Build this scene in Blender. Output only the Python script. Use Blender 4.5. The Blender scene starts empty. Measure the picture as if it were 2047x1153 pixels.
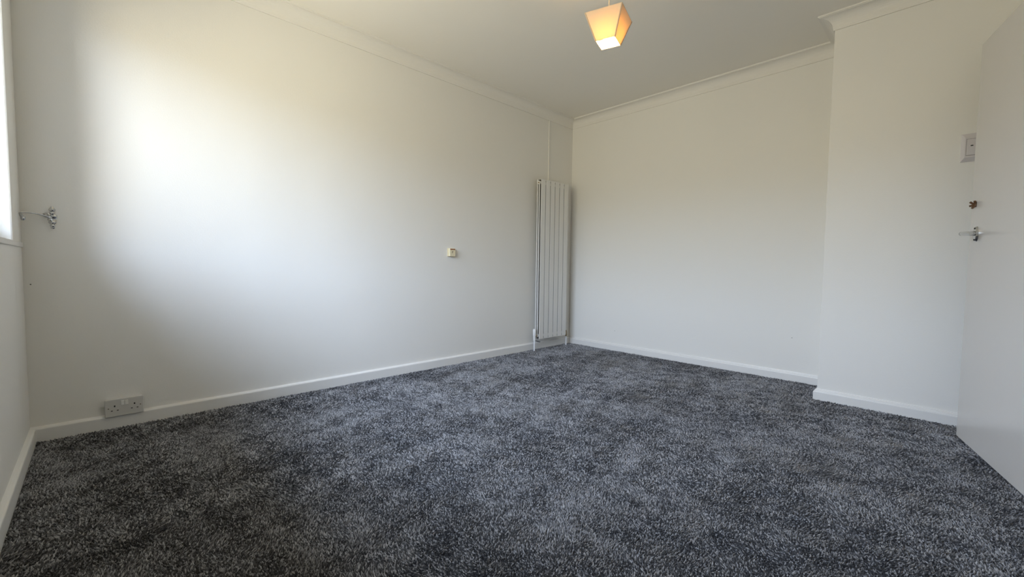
import bpy, bmesh, math, random
import numpy as np
from mathutils import Vector, Matrix

random.seed(4)
S = bpy.context.scene
COL = S.collection
PI = math.pi

# ------------------------------------------------------------------ dimensions
H = 2.425          # ceiling height
L = 3.9953         # back wall (y=0) to window wall (y=-L)
W = 3.185          # left wall (x=0) to right wall
X1, D1 = 2.3634, 0.4074   # boxed-in projection in the right corner

# ------------------------------------------------------------------ camera
cam_d = bpy.data.cameras.new('camera')
cam = bpy.data.objects.new('camera', cam_d)
COL.objects.link(cam)
yaw, pitch, roll = math.radians(45.6869), math.radians(-2.9734), math.radians(0.6958)
F = Vector((-math.sin(yaw) * math.cos(pitch), math.cos(yaw) * math.cos(pitch), math.sin(pitch)))
R0 = Vector((math.cos(yaw), math.sin(yaw), 0))
U0 = R0.cross(F)
R = R0 * math.cos(roll) + U0 * math.sin(roll)
U = -R0 * math.sin(roll) + U0 * math.cos(roll)
m = Matrix((R, U, -F)).transposed().to_4x4()
m.translation = Vector((2.9305, -3.7567, 0.8442))
cam.matrix_world = m
cam_d.sensor_width = 36.0
cam_d.lens = 36.0 * 851.25 / 2047.0
cam_d.clip_start = 0.02
S.camera = cam

# ------------------------------------------------------------------ world, light, exposure
SKY = 16.3
TW = 0.155           # thickness of the window wall
world = bpy.data.worlds.new('world')
S.world = world
world.use_nodes = True
nt = world.node_tree
nt.nodes.clear()
w_out = nt.nodes.new('ShaderNodeOutputWorld')
w_bg = nt.nodes.new('ShaderNodeBackground')
w_tc = nt.nodes.new('ShaderNodeTexCoord')
w_sep = nt.nodes.new('ShaderNodeSeparateXYZ')
w_ramp = nt.nodes.new('ShaderNodeValToRGB')
w_map = nt.nodes.new('ShaderNodeMapRange')
w_map.inputs[1].default_value = -1
w_map.inputs[2].default_value = 1
nt.links.new(w_tc.outputs['Generated'], w_sep.inputs[0])
nt.links.new(w_sep.outputs[2], w_map.inputs[0])
nt.links.new(w_map.outputs[0], w_ramp.inputs[0])
nt.links.new(w_ramp.outputs[0], w_bg.inputs[0])
nt.links.new(w_bg.outputs[0], w_out.inputs[0])
e = w_ramp.color_ramp.elements
e[0].position = 0.0
e[0].color = (0.66, 0.59, 0.46, 1)       # sunlit pale ground outside
e[1].position = 1.0
e[1].color = (0.42, 0.52, 0.72, 1)        # zenith
for pos, c in ((0.50, (0.46, 0.40, 0.29, 1)), (0.54, (0.46, 0.42, 0.35, 1)), (0.575, (0.80, 0.89, 1.06, 1)), (0.68, (0.90, 1.02, 1.30, 1)), (0.80, (0.86, 1.0, 1.30, 1))):
    n = e.new(pos)
    n.color = c
w_bg.inputs[1].default_value = SKY

WX0, WX1, WZ0, WZ1 = 0.265, 2.08, 0.925, 2.12      # window opening
pl = bpy.data.lights.new('window_portal', 'AREA')
pl.shape = 'RECTANGLE'
pl.size = WX1 - WX0
pl.size_y = WZ1 - WZ0
pl.cycles.is_portal = True
po = bpy.data.objects.new('window_portal', pl)
po.location = ((WX0 + WX1) / 2, -L - TW + 0.02, (WZ0 + WZ1) / 2)
po.rotation_euler = (PI / 2, 0, 0)
COL.objects.link(po)

S.view_settings.view_transform = 'Standard'
S.view_settings.look = 'None'
S.view_settings.gamma = 1.0
S.view_settings.use_curve_mapping = False
S.view_settings.exposure = 0.0

# ------------------------------------------------------------------ materials
def mat(name, col, rough=0.6, metal=0.0, bump=0.0, bscale=60.0, var=0.0, vscale=3.0, emis=None, estr=0.0, spec=0.5, coat=0.0):
    mt = bpy.data.materials.new(name)
    mt.use_nodes = True
    t = mt.node_tree
    b = t.nodes['Principled BSDF']
    b.inputs['Base Color'].default_value = (*col, 1)
    b.inputs['Roughness'].default_value = rough
    b.inputs['Metallic'].default_value = metal
    b.inputs['Specular IOR Level'].default_value = spec
    b.inputs['Coat Weight'].default_value = coat
    tc = t.nodes.new('ShaderNodeTexCoord')
    if var > 0:
        nz = t.nodes.new('ShaderNodeTexNoise')
        nz.inputs['Scale'].default_value = vscale
        nz.inputs['Detail'].default_value = 4
        t.links.new(tc.outputs['Object'], nz.inputs['Vector'])
        mx = t.nodes.new('ShaderNodeMix')
        mx.data_type = 'RGBA'
        mx.inputs[6].default_value = (*[c * (1 - var) for c in col], 1)
        mx.inputs[7].default_value = (*[min(1, c * (1 + var)) for c in col], 1)
        t.links.new(nz.outputs['Fac'], mx.inputs[0])
        t.links.new(mx.outputs[2], b.inputs['Base Color'])
    if bump > 0:
        n1 = t.nodes.new('ShaderNodeTexNoise')
        n1.inputs['Scale'].default_value = bscale
        n1.inputs['Detail'].default_value = 5
        t.links.new(tc.outputs['Object'], n1.inputs['Vector'])
        n2 = t.nodes.new('ShaderNodeTexNoise')
        n2.inputs['Scale'].default_value = 5.0
        n2.inputs['Detail'].default_value = 2
        t.links.new(tc.outputs['Object'], n2.inputs['Vector'])
        b1 = t.nodes.new('ShaderNodeBump')
        b1.inputs['Strength'].default_value = 1
        b1.inputs['Distance'].default_value = bump
        t.links.new(n1.outputs['Fac'], b1.inputs['Height'])
        b2 = t.nodes.new('ShaderNodeBump')
        b2.inputs['Strength'].default_value = 1
        b2.inputs['Distance'].default_value = bump * 5
        t.links.new(n2.outputs['Fac'], b2.inputs['Height'])
        t.links.new(b1.outputs[0], b2.inputs['Normal'])
        t.links.new(b2.outputs[0], b.inputs['Normal'])
    if emis:
        b.inputs['Emission Color'].default_value = (*emis, 1)
        b.inputs['Emission Strength'].default_value = estr
    return mt

M = {}
M['wall'] = mat('wall_paint', (0.85, 0.835, 0.79), 0.75, bump=0.0004, bscale=140, spec=0.3)
M['ceiling'] = mat('ceiling_paint', (0.90, 0.875, 0.815), 0.9, bump=0.0002, bscale=120, spec=0.2)
M['cornice'] = mat('cornice_paint', (0.85, 0.83, 0.785), 0.7, spec=0.3)
M['trim'] = mat('skirting_gloss', (0.82, 0.81, 0.78), 0.35, bump=0.00015, bscale=40)
M['door'] = mat('door_satin', (0.68, 0.66, 0.63), 0.22, bump=0.00006, bscale=90)
M['upvc'] = mat('window_plastic', (0.85, 0.86, 0.87), 0.3)
M['sill'] = mat('sill_paint', (0.80, 0.79, 0.77), 0.35)
M['plastic'] = mat('grey_white_plastic', (0.66, 0.65, 0.62), 0.35)
M['rocker'] = mat('white_rocker', (0.85, 0.84, 0.81), 0.3)
M['dark'] = mat('dark_recess', (0.02, 0.018, 0.015), 0.6)
M['rad'] = mat('radiator_enamel', (0.80, 0.79, 0.76), 0.3)
M['gapshade'] = mat('radiator_gap_shade', (0.05, 0.04, 0.03), 0.7)  # near-black colour standing in for shade inside the white radiator
M['whitepipe'] = mat('white_painted_pipe', (0.85, 0.86, 0.87), 0.35)
M['valve'] = mat('valve_plastic', (0.82, 0.82, 0.80), 0.35)
M['brass'] = mat('dull_brass', (0.42, 0.33, 0.22), 0.4, metal=0.8)
M['chrome'] = mat('chrome', (0.60, 0.61, 0.62), 0.14, metal=1.0)
M['brown'] = mat('brown_metal', (0.13, 0.065, 0.028), 0.45)
M['cream'] = mat('cream_plastic', (0.80, 0.72, 0.50), 0.4)
M['redbrown'] = mat('red_brown_plastic', (0.30, 0.09, 0.03), 0.4)
M['switch'] = mat('switch_plastic', (0.68, 0.65, 0.66), 0.25)
M['cord'] = mat('cord_flex', (0.55, 0.50, 0.42), 0.5)
M['seam'] = mat('shade_seam', (0.62, 0.50, 0.36), 0.8)
M['nail'] = mat('dark_nail', (0.16, 0.145, 0.13), 0.5)
M['bulb'] = mat('bulb_glow', (1, 0.9, 0.7), 0.4, emis=(1.0, 0.66, 0.30), estr=130.0)

def shade_mat():
    mt = bpy.data.materials.new('shade_fabric')
    mt.use_nodes = True
    t = mt.node_tree
    t.nodes.clear()
    o = t.nodes.new('ShaderNodeOutputMaterial')
    d = t.nodes.new('ShaderNodeBsdfDiffuse')
    tr = t.nodes.new('ShaderNodeBsdfTranslucent')
    mx = t.nodes.new('ShaderNodeMixShader')
    d.inputs[0].default_value = (0.80, 0.74, 0.62, 1)
    tr.inputs[0].default_value = (0.80, 0.60, 0.30, 1)
    mx.inputs[0].default_value = 0.3
    t.links.new(d.outputs[0], mx.inputs[1])
    t.links.new(tr.outputs[0], mx.inputs[2])
    t.links.new(mx.outputs[0], o.inputs[0])
    return mt
M['shade'] = shade_mat()

def glass_mat():
    mt = bpy.data.materials.new('window_glass')
    mt.use_nodes = True
    t = mt.node_tree
    t.nodes.clear()
    o = t.nodes.new('ShaderNodeOutputMaterial')
    tr = t.nodes.new('ShaderNodeBsdfTransparent')
    gl = t.nodes.new('ShaderNodeBsdfGlossy')
    fr = t.nodes.new('ShaderNodeFresnel')
    mx = t.nodes.new('ShaderNodeMixShader')
    tr.inputs[0].default_value = (0.95, 0.97, 0.97, 1)
    gl.inputs['Roughness'].default_value = 0.02
    fr.inputs[0].default_value = 1.2
    t.links.new(fr.outputs[0], mx.inputs[0])
    t.links.new(tr.outputs[0], mx.inputs[1])
    t.links.new(gl.outputs[0], mx.inputs[2])
    t.links.new(mx.outputs[0], o.inputs[0])
    return mt
M['glass'] = glass_mat()

def carpet_mat(name, tufts):
    mt = bpy.data.materials.new(name)
    mt.use_nodes = True
    t = mt.node_tree
    b = t.nodes['Principled BSDF']
    b.inputs['Roughness'].default_value = 0.9
    b.inputs['Specular IOR Level'].default_value = 0.15
    b.inputs['Sheen Weight'].default_value = 0.47
    b.inputs['Sheen Roughness'].default_value = 0.5
    b.inputs['Sheen Tint'].default_value = (0.95, 0.96, 1.0, 1)
    r = t.nodes.new('ShaderNodeValToRGB')
    el = r.color_ramp.elements
    el[0].position = 0.0
    el[0].color = (0.010, 0.010, 0.012, 1)
    el[1].position = 1.0
    el[1].color = (0.42, 0.42, 0.43, 1)
    n = el.new(0.55)
    n.color = (0.052, 0.053, 0.056, 1)
    if tufts:
        g = t.nodes.new('ShaderNodeNewGeometry')
        t.links.new(g.outputs['Random Per Island'], r.inputs[0])
        t.links.new(r.outputs[0], b.inputs['Base Color'])
    else:
        b.inputs['Base Color'].default_value = (0.02, 0.02, 0.024, 1)
    return mt
M['carpet'] = carpet_mat('carpet_yarn', True)
M['backing'] = carpet_mat('carpet_backing', False)

# ------------------------------------------------------------------ helpers
def obj(name, bm, material, parent=None, smooth=False, fix=True):
    me = bpy.data.meshes.new(name)
    if fix:
        bmesh.ops.recalc_face_normals(bm, faces=bm.faces)
    bm.to_mesh(me)
    bm.free()
    me.materials.append(material)
    if smooth:
        for p in me.polygons:
            p.use_smooth = True
        try:
            me.set_sharp_from_angle(angle=math.radians(40))
        except Exception:
            pass
    o = bpy.data.objects.new(name, me)
    COL.objects.link(o)
    if parent is not None:
        o.parent = parent
    return o

def struct(name, bm, material, parent=None, smooth=False):
    o = obj(name, bm, material, parent, smooth)
    if parent is None:
        o['kind'] = 'structure'
    return o

def thing(name, label, cat, loc=(0, 0, 0), rotz=0.0, group=None):
    o = bpy.data.objects.new(name, None)
    o.empty_display_size = 0.05
    o.location = loc
    o.rotation_euler = (0, 0, rotz)
    COL.objects.link(o)
    o['label'] = label
    o['category'] = cat
    if group:
        o['group'] = group
    return o

def box(bm, x0, x1, y0, y1, z0, z1, bev=0.0, seg=2):
    r = bmesh.ops.create_cube(bm, size=1.0)
    vs = r['verts']
    bmesh.ops.scale(bm, vec=(x1 - x0, y1 - y0, z1 - z0), verts=vs)
    bmesh.ops.translate(bm, vec=((x0 + x1) / 2, (y0 + y1) / 2, (z0 + z1) / 2), verts=vs)
    if bev > 0:
        es = set()
        for v in vs:
            es.update(v.link_edges)
        bmesh.ops.bevel(bm, geom=list(es), offset=bev, segments=seg, profile=0.5, affect='EDGES')
    return bm

def nb():
    return bmesh.new()

def tube(bm, pts, rad, n=12, cap=True):
    pts = [Vector(p) for p in pts]
    if not hasattr(rad, '__len__'):
        rad = [rad] * len(pts)
    rings = []
    prev = None
    for i, p in enumerate(pts):
        a = pts[max(0, i - 1)]
        c = pts[min(len(pts) - 1, i + 1)]
        t = (c - a).normalized()
        if prev is None:
            ref = Vector((0, 0, 1)) if abs(t.z) < 0.9 else Vector((1, 0, 0))
            u = t.cross(ref).normalized()
        else:
            u = (prev - t * prev.dot(t)).normalized()
        prev = u
        v = t.cross(u)
        rings.append([bm.verts.new(p + (u * math.cos(2 * PI * k / n) + v * math.sin(2 * PI * k / n)) * rad[i]) for k in range(n)])
    for i in range(len(rings) - 1):
        for k in range(n):
            bm.faces.new((rings[i][k], rings[i][(k + 1) % n], rings[i + 1][(k + 1) % n], rings[i + 1][k]))
    if cap:
        bm.faces.new(rings[0])
        bm.faces.new(list(reversed(rings[-1])))
    return bm

def ball(bm, c, r, sc=(1, 1, 1), u=16, v=10):
    q = bmesh.ops.create_uvsphere(bm, u_segments=u, v_segments=v, radius=r)
    bmesh.ops.scale(bm, vec=sc, verts=q['verts'])
    bmesh.ops.translate(bm, vec=c, verts=q['verts'])
    return bm

# interior outline of the room, room on the left-hand side when walked in this order (clockwise seen from above)
OUT = [(0, -L), (0, 0), (X1, 0), (X1, -D1), (W, -D1), (W, -L)]
def seg_sweep(bm, idx, prof, s_cut=None, e_cut=None):
    """sweep a (offset, height) profile along outline edge idx with mitred ends; *_cut gives a square end point"""
    n = len(OUT)
    def inn(i):
        a = Vector(OUT[i % n]); b = Vector(OUT[(i + 1) % n])
        d = (b - a).normalized()
        return Vector((d.y, -d.x)), d
    n0, d0 = inn(idx)
    np_, dp = inn(idx - 1)
    nn_, dn = inn(idx + 1)
    A = Vector(OUT[idx % n]); B = Vector(OUT[(idx + 1) % n])
    ra, rb = [], []
    for (o, z) in prof:
        pa = A + n0 * o + np_ * o if s_cut is None else Vector(s_cut) + n0 * o
        pb = B + n0 * o + nn_ * o if e_cut is None else Vector(e_cut) + n0 * o
        ra.append(bm.verts.new((pa.x, pa.y, z)))
        rb.append(bm.verts.new((pb.x, pb.y, z)))
    k = len(prof)
    for i in range(k):
        j = (i + 1) % k
        bm.faces.new((ra[i], ra[j], rb[j], rb[i]))
    bm.faces.new(ra)
    bm.faces.new(list(reversed(rb)))
    return bm

# ------------------------------------------------------------------ room shell
T = 0.12
struct('wall_left', box(nb(), -T, 0, -L - TW, T, 0, H + T), M['wall'])
struct('wall_back', box(nb(), 0, W + T, 0, T, 0, H + T), M['wall'])
struct('wall_projection', box(nb(), X1, W + T, -D1, 0, 0, H, bev=0.004), M['wall'])
DY0, DY1, DH = -1.385, -0.60, 1.97               # doorway in the right wall
b = nb()
box(b, W, W + T, -L - TW, DY0, 0, H + T)
box(b, W, W + T, DY1, -D1, 0, H + T)
box(b, W, W + T, DY0, DY1, DH, H + T)
struct('wall_right', b, M['wall'])
b = nb()
box(b, 0, WX0, -L - TW, -L, -0.1, H + T, bev=0.006)
box(b, WX1, W, -L - TW, -L, -0.1, H + T)
box(b, WX0 - 0.01, WX1 + 0.01, -L - TW, -L, 0, WZ0 - 0.022)
box(b, WX0 - 0.01, WX1 + 0.01, -L - TW, -L, WZ1, H + T)
struct('wall_window', b, M['wall'])
struct('ceiling', box(nb(), -T, W + T, -L - T, T, H, H + 0.12), M['ceiling'])
floor = struct('floor', box(nb(), -T, W + 1.2, -L - T, T, -0.10, 0.0), M['backing'])
# small landing beyond the doorway
b = nb()
box(b, W + T, W + 1.2, -0.45, -0.35, 0, H)
box(b, W + T, W + 1.2, -1.75, -1.65, 0, H)
box(b, W + 1.1, W + 1.2, -1.65, -0.45, 0, H)
box(b, W + T, W + 1.2, -1.75, -0.35, H, H + 0.1)
struct('wall_landing', b, M['wall'])

# cornice: lip at the wall, hollow cove, lip at the ceiling
cl, cu = 0.0863, 0.0776
prof = [(0, H), (0, H - cl), (0.007, H - cl), (0.007, H - cl + 0.006)]
for k in range(9):
    a = k / 8 * PI / 2
    r1, r2 = 0.058, 0.062
    prof.append((0.009 + r1 * (1 - math.cos(a)), H - 0.012 - r2 * (1 - math.sin(a))))
prof += [(cu - 0.006, H - 0.012), (cu - 0.006, H - 0.009), (cu, H - 0.009), (cu, H)]
for i, nm in enumerate(('trim_1', 'trim_2', 'trim_3', 'trim_4', 'trim_5', 'trim_6')):
    struct(nm, seg_sweep(nb(), i, prof), M['cornice'])

# baseboards
bh = 0.074
p_round = [(0, 0), (0.018, 0), (0.018, bh - 0.013), (0.0165, bh - 0.009), (0.012, bh - 0.005), (0.005, bh - 0.002), (0, bh - 0.001)]
p_ogee = [(0, 0), (0.018, 0), (0.018, bh - 0.021), (0.0165, bh - 0.017), (0.012, bh - 0.0165), (0.012, bh - 0.013), (0.011, bh - 0.008), (0.006, bh - 0.004), (0.005, bh), (0, bh)]
struct('baseboard_left', seg_sweep(nb(), 0, p_round), M['trim'])
struct('baseboard_back', seg_sweep(nb(), 1, p_ogee), M['trim'])
b = nb()
seg_sweep(b, 2, p_ogee)
seg_sweep(b, 3, p_ogee)
struct('baseboard_projection', b, M['trim'])
struct('baseboard_right', seg_sweep(nb(), 4, p_round, s_cut=(W, DY0 - 0.06)), M['trim'])
struct('baseboard_window', seg_sweep(nb(), 5, p_round), M['trim'])

# door lining and architrave round the doorway
b = nb()
for (y0, y1) in ((DY0 - 0.055, DY0 + 0.006), (DY1 - 0.006, DY1 + 0.055)):
    box(b, W - 0.016, W, y0, y1, 0, DH + 0.055, bev=0.003)
box(b, W - 0.016, W, DY0 - 0.055, DY1 + 0.055, DH - 0.006, DH + 0.055, bev=0.003)
box(b, W, W + T, DY0 - 0.001, DY0 + 0.006, 0, DH)
box(b, W, W + T, DY1 - 0.006, DY1 + 0.001, 0, DH)
box(b, W, W + T, DY0, DY1, DH - 0.006, DH + 0.001)
struct('trim_7', b, M['trim'])

# ------------------------------------------------------------------ window
win = bpy.data.objects.new('window_1', None)
win.location = ((WX0 + WX1) / 2, -L, WZ0)
win['kind'] = 'structure'
COL.objects.link(win)
def wobj(name, b_, mt_):
    bmesh.ops.translate(b_, vec=-Vector(win.location), verts=b_.verts)
    return obj(name, b_, mt_, win)
FY0, FY1 = -L - TW + 0.03, -L - TW + 0.085
b = nb()
box(b, WX0, WX0 + 0.028, FY0, FY1, WZ0, WZ1, bev=0.004)
box(b, WX1 - 0.05, WX1, FY0, FY1, WZ0, WZ1, bev=0.004)
box(b, WX0 + 0.028, WX1 - 0.05, FY0, FY1, WZ0, WZ0 + 0.05, bev=0.004)
box(b, WX0 + 0.028, WX1 - 0.05, FY0, FY1, WZ1 - 0.05, WZ1, bev=0.004)
wobj('window_frame', b, M['upvc'])
MX = [WX0 + 0.028, WX0 + 0.56, WX1 - 0.56, WX1 - 0.05]
for k in (1, 2):
    wobj('mullion', box(nb(), MX[k] - 0.03, MX[k] + 0.03, FY0, FY1, WZ0 + 0.05, WZ1 - 0.05, bev=0.004), M['upvc'])
for k in range(3):
    a0 = MX[k] + (0.03 if k else 0)
    a1 = MX[k + 1] - (0.03 if k < 2 else 0)
    wobj('window_pane', box(nb(), a0, a1, FY0 + 0.025, FY0 + 0.029, WZ0 + 0.05, WZ1 - 0.05), M['glass'])
def sill_bm():
    b_ = nb()
    box(b_, WX0 - 0.004, WX1 + 0.004, FY1, -L + 0.002, WZ0 - 0.022, WZ0, bev=0.002)
    box(b_, 0.0, WX1 + 0.04, -L - 0.001, -L + 0.005, WZ0 - 0.022, WZ0, bev=0.002)
    return b_
wobj('window_sill', sill_bm(), M['sill'])

# ------------------------------------------------------------------ carpet pile
def pile():
    rng = np.random.default_rng(7)
    P = []
    cx, cy = 2.93, -3.757
    zones = [(0.0, 1.7, 0.0046), (1.7, 2.7, 0.0058), (2.7, 9.0, 0.0078)]
    for (d0, d1, sp) in zones:
        xs = np.arange(0.018, W, sp)
        ys = np.arange(-L + 0.018, 0.0, sp)
        gx, gy = np.meshgrid(xs, ys)
        x = gx.ravel() + rng.uniform(-.5, .5, gx.size) * sp
        y = gy.ravel() + rng.uniform(-.5, .5, gx.size) * sp
        d = np.hypot(x - cx, y - cy)
        k = (d >= d0) & (d < d1) & (x > 0.02) & (y < -0.02) & (y > -L + 0.02) & (x < W - 0.002)
        k &= ~((x > X1 - 0.02) & (y > -D1 - 0.02))
        P.append(np.stack([x[k], y[k], np.full(k.sum(), sp)], 1))
    P = np.concatenate(P)
    n = len(P)
    x, y, sp = P.T
    # brushed-pile field: smooth pseudo-noise giving the direction the tufts lean
    def field(seed, scales):
        r = np.random.default_rng(seed)
        f = np.zeros(n)
        for s, a in scales:
            for _ in range(5):
                th = r.uniform(0, 2 * PI)
                f += a * np.sin((x * np.cos(th) + y * np.sin(th)) * s * r.uniform(.7, 1.4) + r.uniform(0, 2 * PI))
        return f
    fx = field(1, [(6, .38), (14, .42), (31, .42), (60, .40)])
    fy = field(2, [(6, .38), (14, .42), (31, .42), (60, .40)])
    lx = fx * 0.0016 + rng.normal(0, .0022, n)
    ly = fy * 0.0016 + rng.normal(0, .0022, n)
    s = sp / 0.0046
    h = rng.uniform(.0045, .0085, n) * s ** 0.3 * (1 - 0.12 * np.tanh(fx * fy))
    a0 = rng.uniform(0, 2 * PI, n)
    r = sp * rng.uniform(.48, .78, n)
    V = np.zeros((n, 4, 3), np.float32)
    for k in range(3):
        a = a0 + k * 2 * PI / 3
        V[:, k, 0] = x + r * np.cos(a)
        V[:, k, 1] = y + r * np.sin(a)
        V[:, k, 2] = 0.0005
    V[:, 3, 0] = x + lx * s
    V[:, 3, 1] = y + ly * s
    V[:, 3, 2] = h
    V[:, :, 0] = np.clip(V[:, :, 0], 0.0185, W)
    V[:, :, 1] = np.clip(V[:, :, 1], -L + 0.0185, -0.0185)
    base = (np.arange(n, dtype=np.int32) * 4)[:, None]
    tri = np.array([0, 1, 3, 1, 2, 3, 2, 0, 3], np.int32)[None, :]
    idx = (base + tri).ravel()
    me = bpy.data.meshes.new('carpet_pile')
    me.vertices.add(n * 4)
    me.vertices.foreach_set('co', V.ravel())
    me.loops.add(len(idx))
    me.loops.foreach_set('vertex_index', idx)
    me.polygons.add(n * 3)
    me.polygons.foreach_set('loop_start', np.arange(0, n * 9, 3, dtype=np.int32))
    me.polygons.foreach_set('loop_total', np.full(n * 3, 3, np.int32))
    me.update(calc_edges=True)
    me.materials.append(M['carpet'])
    o = bpy.data.objects.new('carpet_pile', me)
    COL.objects.link(o)
    o.parent = floor
    o['kind'] = 'stuff'
    o['label'] = 'dark charcoal grey twist carpet pile'
    print('tufts', n)
pile()

# ------------------------------------------------------------------ door, ajar
da = math.radians(14.3663)
dd = Vector((math.sin(da), -math.cos(da), 0))       # free edge -> hinge
dn = Vector((-math.cos(da), -math.sin(da), 0))      # out of the visible face
DE = Vector((2.9934, -0.6396, 0))
door = bpy.data.objects.new('door_1', None)
COL.objects.link(door)
mw = Matrix((dd, -dn, Vector((0, 0, 1)))).transposed().to_4x4()   # local x to hinge, local -y = visible face side
mw.translation = DE
door.matrix_world = mw
door['kind'] = 'structure'
obj('door_leaf', box(nb(), 0, 0.765, 0, 0.038, 0.012, 0.010 + 1.9388, bev=0.002), M['door'], door)
for z in (0.22, 1.72):
    hg = tube(nb(), [(0.772, -0.004, z - 0.045), (0.772, -0.004, z + 0.045)], 0.006, 10)
    obj('hinge', hg, M['chrome'], door, True)
# lever handle on an oval rose
hb = nb()
q = bmesh.ops.create_cone(hb, cap_ends=True, segments=28, radius1=0.038, radius2=0.033, depth=0.008)
bmesh.ops.scale(hb, vec=(0.55, 1.0, 1.0), verts=q['verts'])
bmesh.ops.rotate(hb, cent=(0, 0, 0), matrix=Matrix.Rotation(PI / 2, 3, 'X'), verts=q['verts'])
bmesh.ops.rotate(hb, cent=(0, 0, 0), matrix=Matrix.Rotation(math.radians(0), 3, 'Y'), verts=q['verts'])
bmesh.ops.translate(hb, vec=(0.088, -0.004, 1.026), verts=q['verts'])
hd = obj('door_handle', hb, M['chrome'], door, True)
hd['label'] = 'chrome lever handle'
tube_b = nb()
tube(tube_b, [(0.088, -0.006, 1.029), (0.088, -0.03, 1.029), (0.090, -0.048, 1.0285), (0.104, -0.056, 1.0275), (0.135, -0.057, 1.026), (0.17, -0.054, 1.0245), (0.195, -0.050, 1.023)],
     [0.012, 0.010, 0.0095, 0.0105, 0.0105, 0.0105, 0.008], 14)
obj('lever', tube_b, M['chrome'], hd, True)
for dz in (-0.027, 0.027):
    obj('screw', ball(nb(), (0.088, -0.0085, 1.026 + dz), 0.0045, (1, 0.5, 1), 10, 6), M['dark'], hd, True)
# brown hook above the handle
kb = nb()
box(kb, 0.048, 0.066, -0.006, 0.0, 1.158, 1.184, bev=0.003)
hk = obj('coat_hook', kb, M['brown'], door)
hk['label'] = 'small brown metal hook with prongs'
for pts in ([(0.057, -0.004, 1.174), (0.057, -0.013, 1.176), (0.057, -0.022, 1.184)],
            [(0.057, -0.004, 1.169), (0.057, -0.014, 1.166), (0.057, -0.023, 1.164)],
            [(0.057, -0.004, 1.164), (0.058, -0.010, 1.159), (0.059, -0.014, 1.152)],
            [(0.060, -0.004, 1.175), (0.066, -0.007, 1.181), (0.070, -0.009, 1.186)]):
    obj('prong', tube(nb(), pts, [0.006, 0.0048, 0.0050], 8), M['brown'], hk, True)

# ------------------------------------------------------------------ switch plate on the projection
sw = thing('wall_switch', 'grey-white rectangular wall switch partly hidden behind the open door edge', 'switch', (2.990, -D1, 1.505))
sb = nb()
# bevelled surround: outer foot, raised inner field
def frustum(bm, hw, hh, iw, ih, dpt, foot):
    o0 = [(-hw, 0, -hh), (hw, 0, -hh), (hw, 0, hh), (-hw, 0, hh)]
    o1 = [(x, -foot, z) for x, _, z in o0]
    o2 = [(-iw, -dpt, -ih), (iw, -dpt, -ih), (iw, -dpt, ih), (-iw, -dpt, ih)]
    vs = [[bm.verts.new(p) for p in ring] for ring in (o0, o1, o2)]
    for a, c in ((vs[0], vs[1]), (vs[1], vs[2])):
        for k in range(4):
            bm.faces.new((a[k], a[(k + 1) % 4], c[(k + 1) % 4], c[k]))
    bm.faces.new(vs[2])
    bm.faces.new(list(reversed(vs[0])))
    return bm
obj('switch_plate', frustum(sb, 0.046, 0.074, 0.030, 0.052, 0.014, 0.003), M['switch'], sw)
rk = obj('rocker', box(nb(), -0.024, 0.024, -0.017, -0.0135, -0.042, 0.042, bev=0.0015), M['switch'], sw)
obj('indicator', box(nb(), -0.010, 0.000, -0.0178, -0.0168, 0.004, 0.010, bev=0.0004), M['dark'], rk)
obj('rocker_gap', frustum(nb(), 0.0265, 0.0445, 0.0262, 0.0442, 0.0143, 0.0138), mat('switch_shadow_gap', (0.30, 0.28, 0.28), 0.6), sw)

# ------------------------------------------------------------------ double socket on the left wall
so = thing('double_socket', 'white twin plug socket low on the left wall above the skirting', 'socket', (0, -3.672, 0.1075))
obj('back_box', box(nb(), 0, 0.020, -0.069, 0.069, -0.039, 0.041, bev=0.002), M['plastic'], so)
obj('face_plate', box(nb(), 0.020, 0.030, -0.074, 0.074, -0.044, 0.044, bev=0.003), M['plastic'], so)
for s in (-1, 1):
    obj('rocker_switch', box(nb(), 0.029, 0.034, s * 0.0075 - 0.006, s * 0.0075 + 0.006, 0.011, 0.033, bev=0.0012), M['rocker'], so)
    ob = nb()
    yc = s * 0.0375
    box(ob, 0.0296, 0.0303, yc - 0.0027, yc + 0.0027, 0.005, 0.0135)
    box(ob, 0.0296, 0.0303, yc - 0.0145, yc - 0.0075, -0.0150, -0.0110)
    box(ob, 0.0296, 0.0303, yc + 0.0075, yc + 0.0145, -0.0150, -0.0110)
    obj('pin_holes', ob, M['dark'], so)
    obj('screw', ball(nb(), (0.030, s * 0.0605, 0.0), 0.003, (0.35, 1, 1), 10, 6), mat('screw_head', (0.25, 0.22, 0.18), 0.5, metal=0.3), so, True)

# ------------------------------------------------------------------ small cream bell push
cb = thing('bell_push', 'small cream plastic push box with red-brown strip on the left wall', 'bell push', (0, -1.62, 0.955))
obj('back_plate', box(nb(), 0, 0.006, -0.036, 0.030, -0.034, 0.034, bev=0.001), M['cream'], cb)
obj('case', box(nb(), 0.006, 0.030, -0.030, 0.026, -0.033, 0.033, bev=0.002), M['cream'], cb)
obj('strip', box(nb(), 0.0295, 0.0315, -0.026, 0.022, 0.020, 0.029, bev=0.0008), M['redbrown'], cb)
f = nb()
box(f, 0.0296, 0.0308, -0.008, -0.004, -0.008, 0.008)
box(f, 0.0296, 0.0308, -0.008, 0.004, 0.004, 0.008)
obj('push_button', f, M['brown'], cb)

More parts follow.
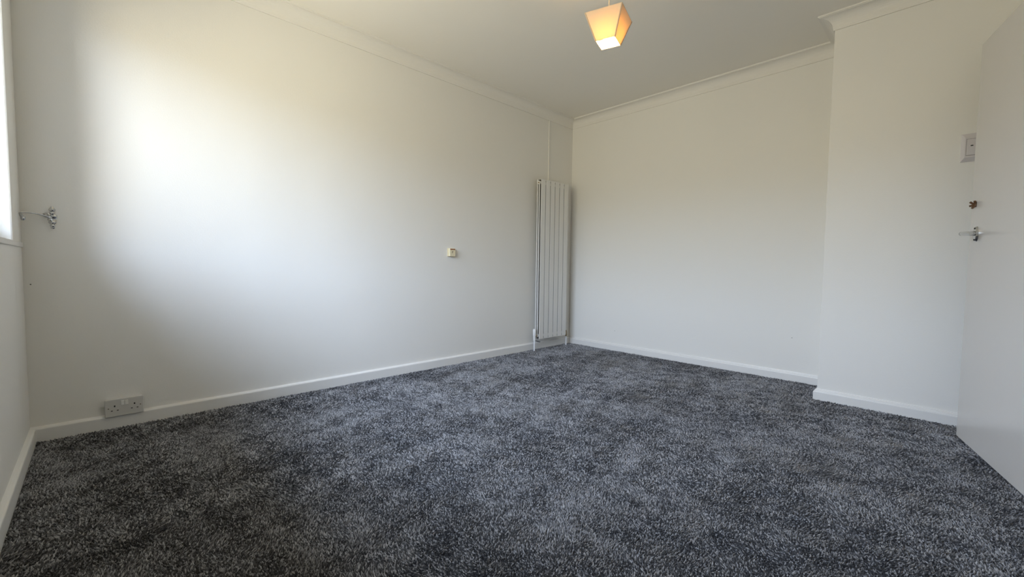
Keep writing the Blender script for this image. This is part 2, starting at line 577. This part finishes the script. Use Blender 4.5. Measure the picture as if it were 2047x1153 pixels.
# ------------------------------------------------------------------ tall panel radiator
rd = thing('panel_radiator', 'tall white vertical six-panel radiator standing against the left wall by the corner', 'radiator', (0, -0.3915, 0))
Y0, Y1 = -0.2165, 0.2165
zb, zt = 0.118, 1.708
pw = (Y1 - Y0) / 6
for k in range(6):
    y0 = Y0 + k * pw
    p = nb()
    box(p, 0.092, 0.097, y0 + 0.0038, y0 + pw - 0.0038, zb, zt, bev=0.0015)
    obj('panel', p, M['rad'], rd)
for k in range(6):
    y0 = Y0 + k * pw
    obj('rear_panel', box(nb(), 0.040, 0.050, y0 + 0.0022, y0 + pw - 0.0022, zb, zt, bev=0.003), M['rad'], rd)
for z in (zb + 0.035, zt - 0.035):
    obj('header_tube', tube(nb(), [(0.068, Y0 - 0.002, z), (0.068, Y1 + 0.002, z)], 0.0175, 16), M['rad'], rd, True)
obj('gap_shade_block', box(nb(), 0.054, 0.080, Y0 + 0.014, Y1 - 0.004, zb + 0.004, zt - 0.006), M['gapshade'], rd)  # added dark block so the gaps between panels read as shaded
obj('side_rail', box(nb(), 0.066, 0.076, Y0 + 0.002, Y0 + 0.012, zb + 0.02, zt - 0.02, bev=0.002), M['rad'], rd)
bv = tube(nb(), [(0.068, Y0 - 0.002, zt - 0.035), (0.068, Y0 - 0.010, zt - 0.035)], [0.008, 0.005], 10)
obj('bleed_valve', bv, M['brass'], rd, True)
for y in (-0.12, 0.12):
    for z in (0.30, 1.55):
        obj('wall_bracket', box(nb(), 0.0, 0.040, y - 0.012, y + 0.012, z - 0.02, z + 0.02, bev=0.002), M['rad'], rd)
# left thermostatic valve and its tail pipe
vy = Y0 - 0.034
tv = obj('valve_body', tube(nb(), [(0.070, vy, 0.105), (0.070, vy, 0.118), (0.070, vy, 0.150)], [0.0115, 0.0125, 0.0125], 14), M['valve'], rd, True)
tv['label'] = 'white valve on the left tail pipe'
obj('valve_head', tube(nb(), [(0.070, vy, 0.150), (0.070, vy, 0.158), (0.070, vy, 0.215), (0.070, vy, 0.224)], [0.013, 0.0165, 0.0165, 0.012], 18), M['valve'], tv, True)
obj('union_nut', tube(nb(), [(0.070, vy + 0.010, 0.152), (0.070, vy + 0.034, 0.152)], 0.012, 6), M['brass'], tv)
obj('tail_pipe', tube(nb(), [(0.070, vy, 0.0), (0.070, vy, 0.108)], 0.0080, 12), M['whitepipe'], rd, True)
obj('drain_cock', tube(nb(), [(0.070, vy, 0.112), (0.078, vy + 0.035, 0.100), (0.086, vy + 0.065, 0.092)], [0.007, 0.009, 0.008], 12), M['chrome'], rd, True)
# right lockshield valve
ry = Y1 + 0.036
lv = obj('lockshield_valve', tube(nb(), [(0.070, ry, 0.100), (0.070, ry, 0.112), (0.070, ry, 0.145), (0.070, ry, 0.165)], [0.0095, 0.011, 0.010, 0.006], 12), M['brass'], rd, True)
lv['label'] = 'bare brass valve on the right tail pipe'
obj('union_nut', tube(nb(), [(0.070, ry - 0.034, 0.135), (0.070, ry - 0.008, 0.135)], 0.010, 6), M['brass'], lv)
obj('tail_pipe', tube(nb(), [(0.070, ry, 0.0), (0.070, ry, 0.104)], 0.0080, 12), M['whitepipe'], rd, True)

# thin painted conduit from cornice down behind the radiator
cd = obj('cable_conduit', box(nb(), 0, 0.008, -0.397, -0.387, 1.60, H - cl, bev=0.0015), M['wall'])
cd['label'] = 'thin white cable conduit running down left wall from cornice to radiator'
cd['category'] = 'conduit'

# ------------------------------------------------------------------ curtain holdback
hbk = thing('curtain_holdback', 'ornate silver metal curtain holdback hook on the left wall beside the window', 'curtain holdback', (0, -3.897, 1.045))
pb = nb()
NP = 26
prev = None
for side in range(2):
    pass
rows = []
for i in range(NP + 1):
    t = i / NP
    z = -0.052 + 0.104 * t
    w = 0.0045 + 0.0105 * (0.55 + 0.45 * math.cos(t * 2 * PI * 3.5)) * math.sin(PI * min(1, max(0, t))) ** 0.5
    if abs(t - 0.5) < 0.13:
        w = max(w, 0.016)
    dp = 0.003 + 0.005 * (0.6 + 0.4 * math.cos(t * 2 * PI * 3.5)) * math.sin(PI * t) ** 0.5
    rows.append([pb.verts.new((dp * c, w * s, z)) for c, s in ((0, -1), (0.7, -0.8), (1.0, -0.35), (1.15, 0), (1.0, 0.35), (0.7, 0.8), (0, 1))])
for i in range(NP):
    for k in range(6):
        pb.faces.new((rows[i][k], rows[i][k + 1], rows[i + 1][k + 1], rows[i + 1][k]))
    pb.faces.new((rows[i][6], rows[i][0], rows[i + 1][0], rows[i + 1][6]))
pb.faces.new(rows[0])
pb.faces.new(list(reversed(rows[-1])))
obj('back_plate', pb, M['chrome'], hbk, True)
for z in (-0.038, -0.022, 0.020, 0.036):
    obj('boss', ball(nb(), (0.009, 0, z), 0.0085, (0.8, 1, 1), 12, 8), M['chrome'], hbk, True)
rg = nb()
cpt = []
for k in range(17):
    a = 2 * PI * k / 16
    cpt.append((0.016 + 0.004 * math.cos(a), -0.018 + 0.010 * math.cos(a), 0.008 + 0.009 * math.sin(a)))
tube(rg, cpt, 0.0038, 8, cap=False)
obj('ring', rg, M['chrome'], hbk, True)
arm = nb()
tube(arm, [(0.010, -0.006, 0.000), (0.026, -0.016, 0.002), (0.034, -0.028, 0.006), (0.052, -0.045, 0.0105), (0.068, -0.062, 0.0115), (0.080, -0.077, 0.0110), (0.084, -0.087, 0.0095), (0.078, -0.0925, 0.006), (0.066, -0.092, 0.001), (0.055, -0.089, -0.006)],
     [0.006, 0.0055, 0.0042, 0.0034, 0.0032, 0.0032, 0.0034, 0.004, 0.005, 0.006], 10)
am = obj('hook_arm', arm, M['chrome'], hbk, True)
obj('hook_tip', ball(nb(), (0.050, -0.087, -0.012), 0.0090, (0.9, 0.9, 1.4), 12, 8), M['chrome'], am, True)

# ------------------------------------------------------------------ pendant lamp
LX, LY = 1.7262, -1.95
lamp = thing('pendant_lamp', 'lit ceiling pendant with tapering square fabric shade glowing warm', 'pendant lamp', (LX, LY, H))
zb_, zt_ = 1.930 - H, 2.0507 - H
ang = 4.21317
rb_, rt_ = 0.0674, 0.1264
obj('ceiling_rose', tube(nb(), [(0, 0, 0), (0, 0, -0.012), (0, 0, -0.022)], [0.045, 0.043, 0.012], 28), M['rocker'], lamp, True)
obj('cord', tube(nb(), [(0, 0, -0.02), (0, 0, zt_ - 0.0 - 0.02)], 0.0028, 8), M['cord'], lamp, True)
obj('lamp_holder', tube(nb(), [(0, 0, zt_ - 0.018), (0, 0, zt_ - 0.03), (0, 0, zt_ - 0.058)], [0.010, 0.018, 0.017], 16), M['rocker'], lamp, True)
bl = nb()
tube(bl, [(0, 0, zt_ - 0.056), (0, 0, zt_ - 0.064), (0, 0, zt_ - 0.075), (0, 0, zt_ - 0.088), (0, 0, zt_ - 0.100), (0, 0, zt_ - 0.110), (0, 0, zt_ - 0.116)],
     [0.012, 0.015, 0.023, 0.0275, 0.025, 0.016, 0.004], 18)
obj('bulb', bl, M['bulb'], lamp, True)
def corner(r, z, k):
    return Vector((r * math.cos(ang + k * PI / 2), r * math.sin(ang + k * PI / 2), z))
shb = nb()
th = 0.0012
for k in range(4):
    a0, a1 = corner(rb_, zb_, k), corner(rb_, zb_, k + 1)
    c0, c1 = corner(rt_, zt_, k), corner(rt_, zt_, k + 1)
    nrm = (a1 - a0).cross(c0 - a0).normalized()
    if nrm.dot(Vector((a0.x + a1.x, a0.y + a1.y, 0))) < 0:
        nrm = -nrm
    o_ = [shb.verts.new(p) for p in (a0, a1, c1, c0)]
    shb.faces.new(o_)
bmesh.ops.remove_doubles(shb, verts=shb.verts, dist=1e-5)
sh = obj('lamp_shade', shb, M['shade'], lamp)
sol = sh.modifiers.new('thickness', 'SOLIDIFY')
sol.thickness = th
sol.offset = -1
for k in range(4):
    s_ = tube(nb(), [corner(rb_ * 0.99, zb_, k), corner(rt_ * 0.99, zt_, k)], 0.0032, 6)
    obj('shade_seam', s_, M['seam'], sh)
for (r_, z_) in ((rb_, zb_), (rt_, zt_)):
    rr = nb()
    for k in range(4):
        tube(rr, [corner(r_ * 0.99, z_, k), corner(r_ * 0.99, z_, k + 1)], 0.0013, 6)
    obj('shade_rim', rr, M['shade'], sh)
for k in range(2):
    zz = zt_ - 0.022
    rk_ = rb_ + (rt_ - rb_) * (zz - zb_) / (zt_ - zb_)
    a, c = corner(rk_ * 0.985, zz, k), corner(rk_ * 0.985, zz, k + 2)
    obj('shade_strut', tube(nb(), [a, c], 0.001, 6), M['seam'], sh)

# ------------------------------------------------------------------ nail heads on the walls
for (loc, ax, lab) in (((2.123, 0, 0.330), 'y', 'tiny dark nail head low on back wall near the projection'),
                       ((0.586, 0, 0.203), 'y', 'tiny dark nail head just above back wall skirting near radiator'),
                       ((0, -3.974, 0.735), 'x', 'tiny dark nail head on left wall below the window sill')):
    sc_ = (1, 0.4, 1) if ax == 'y' else (0.4, 1, 1)
    o = obj('nail_head', ball(nb(), (0, 0, 0), 0.0028, sc_, 10, 6), M['nail'], None, True)
    o.location = loc
    o['label'] = lab
    o['category'] = 'nail'
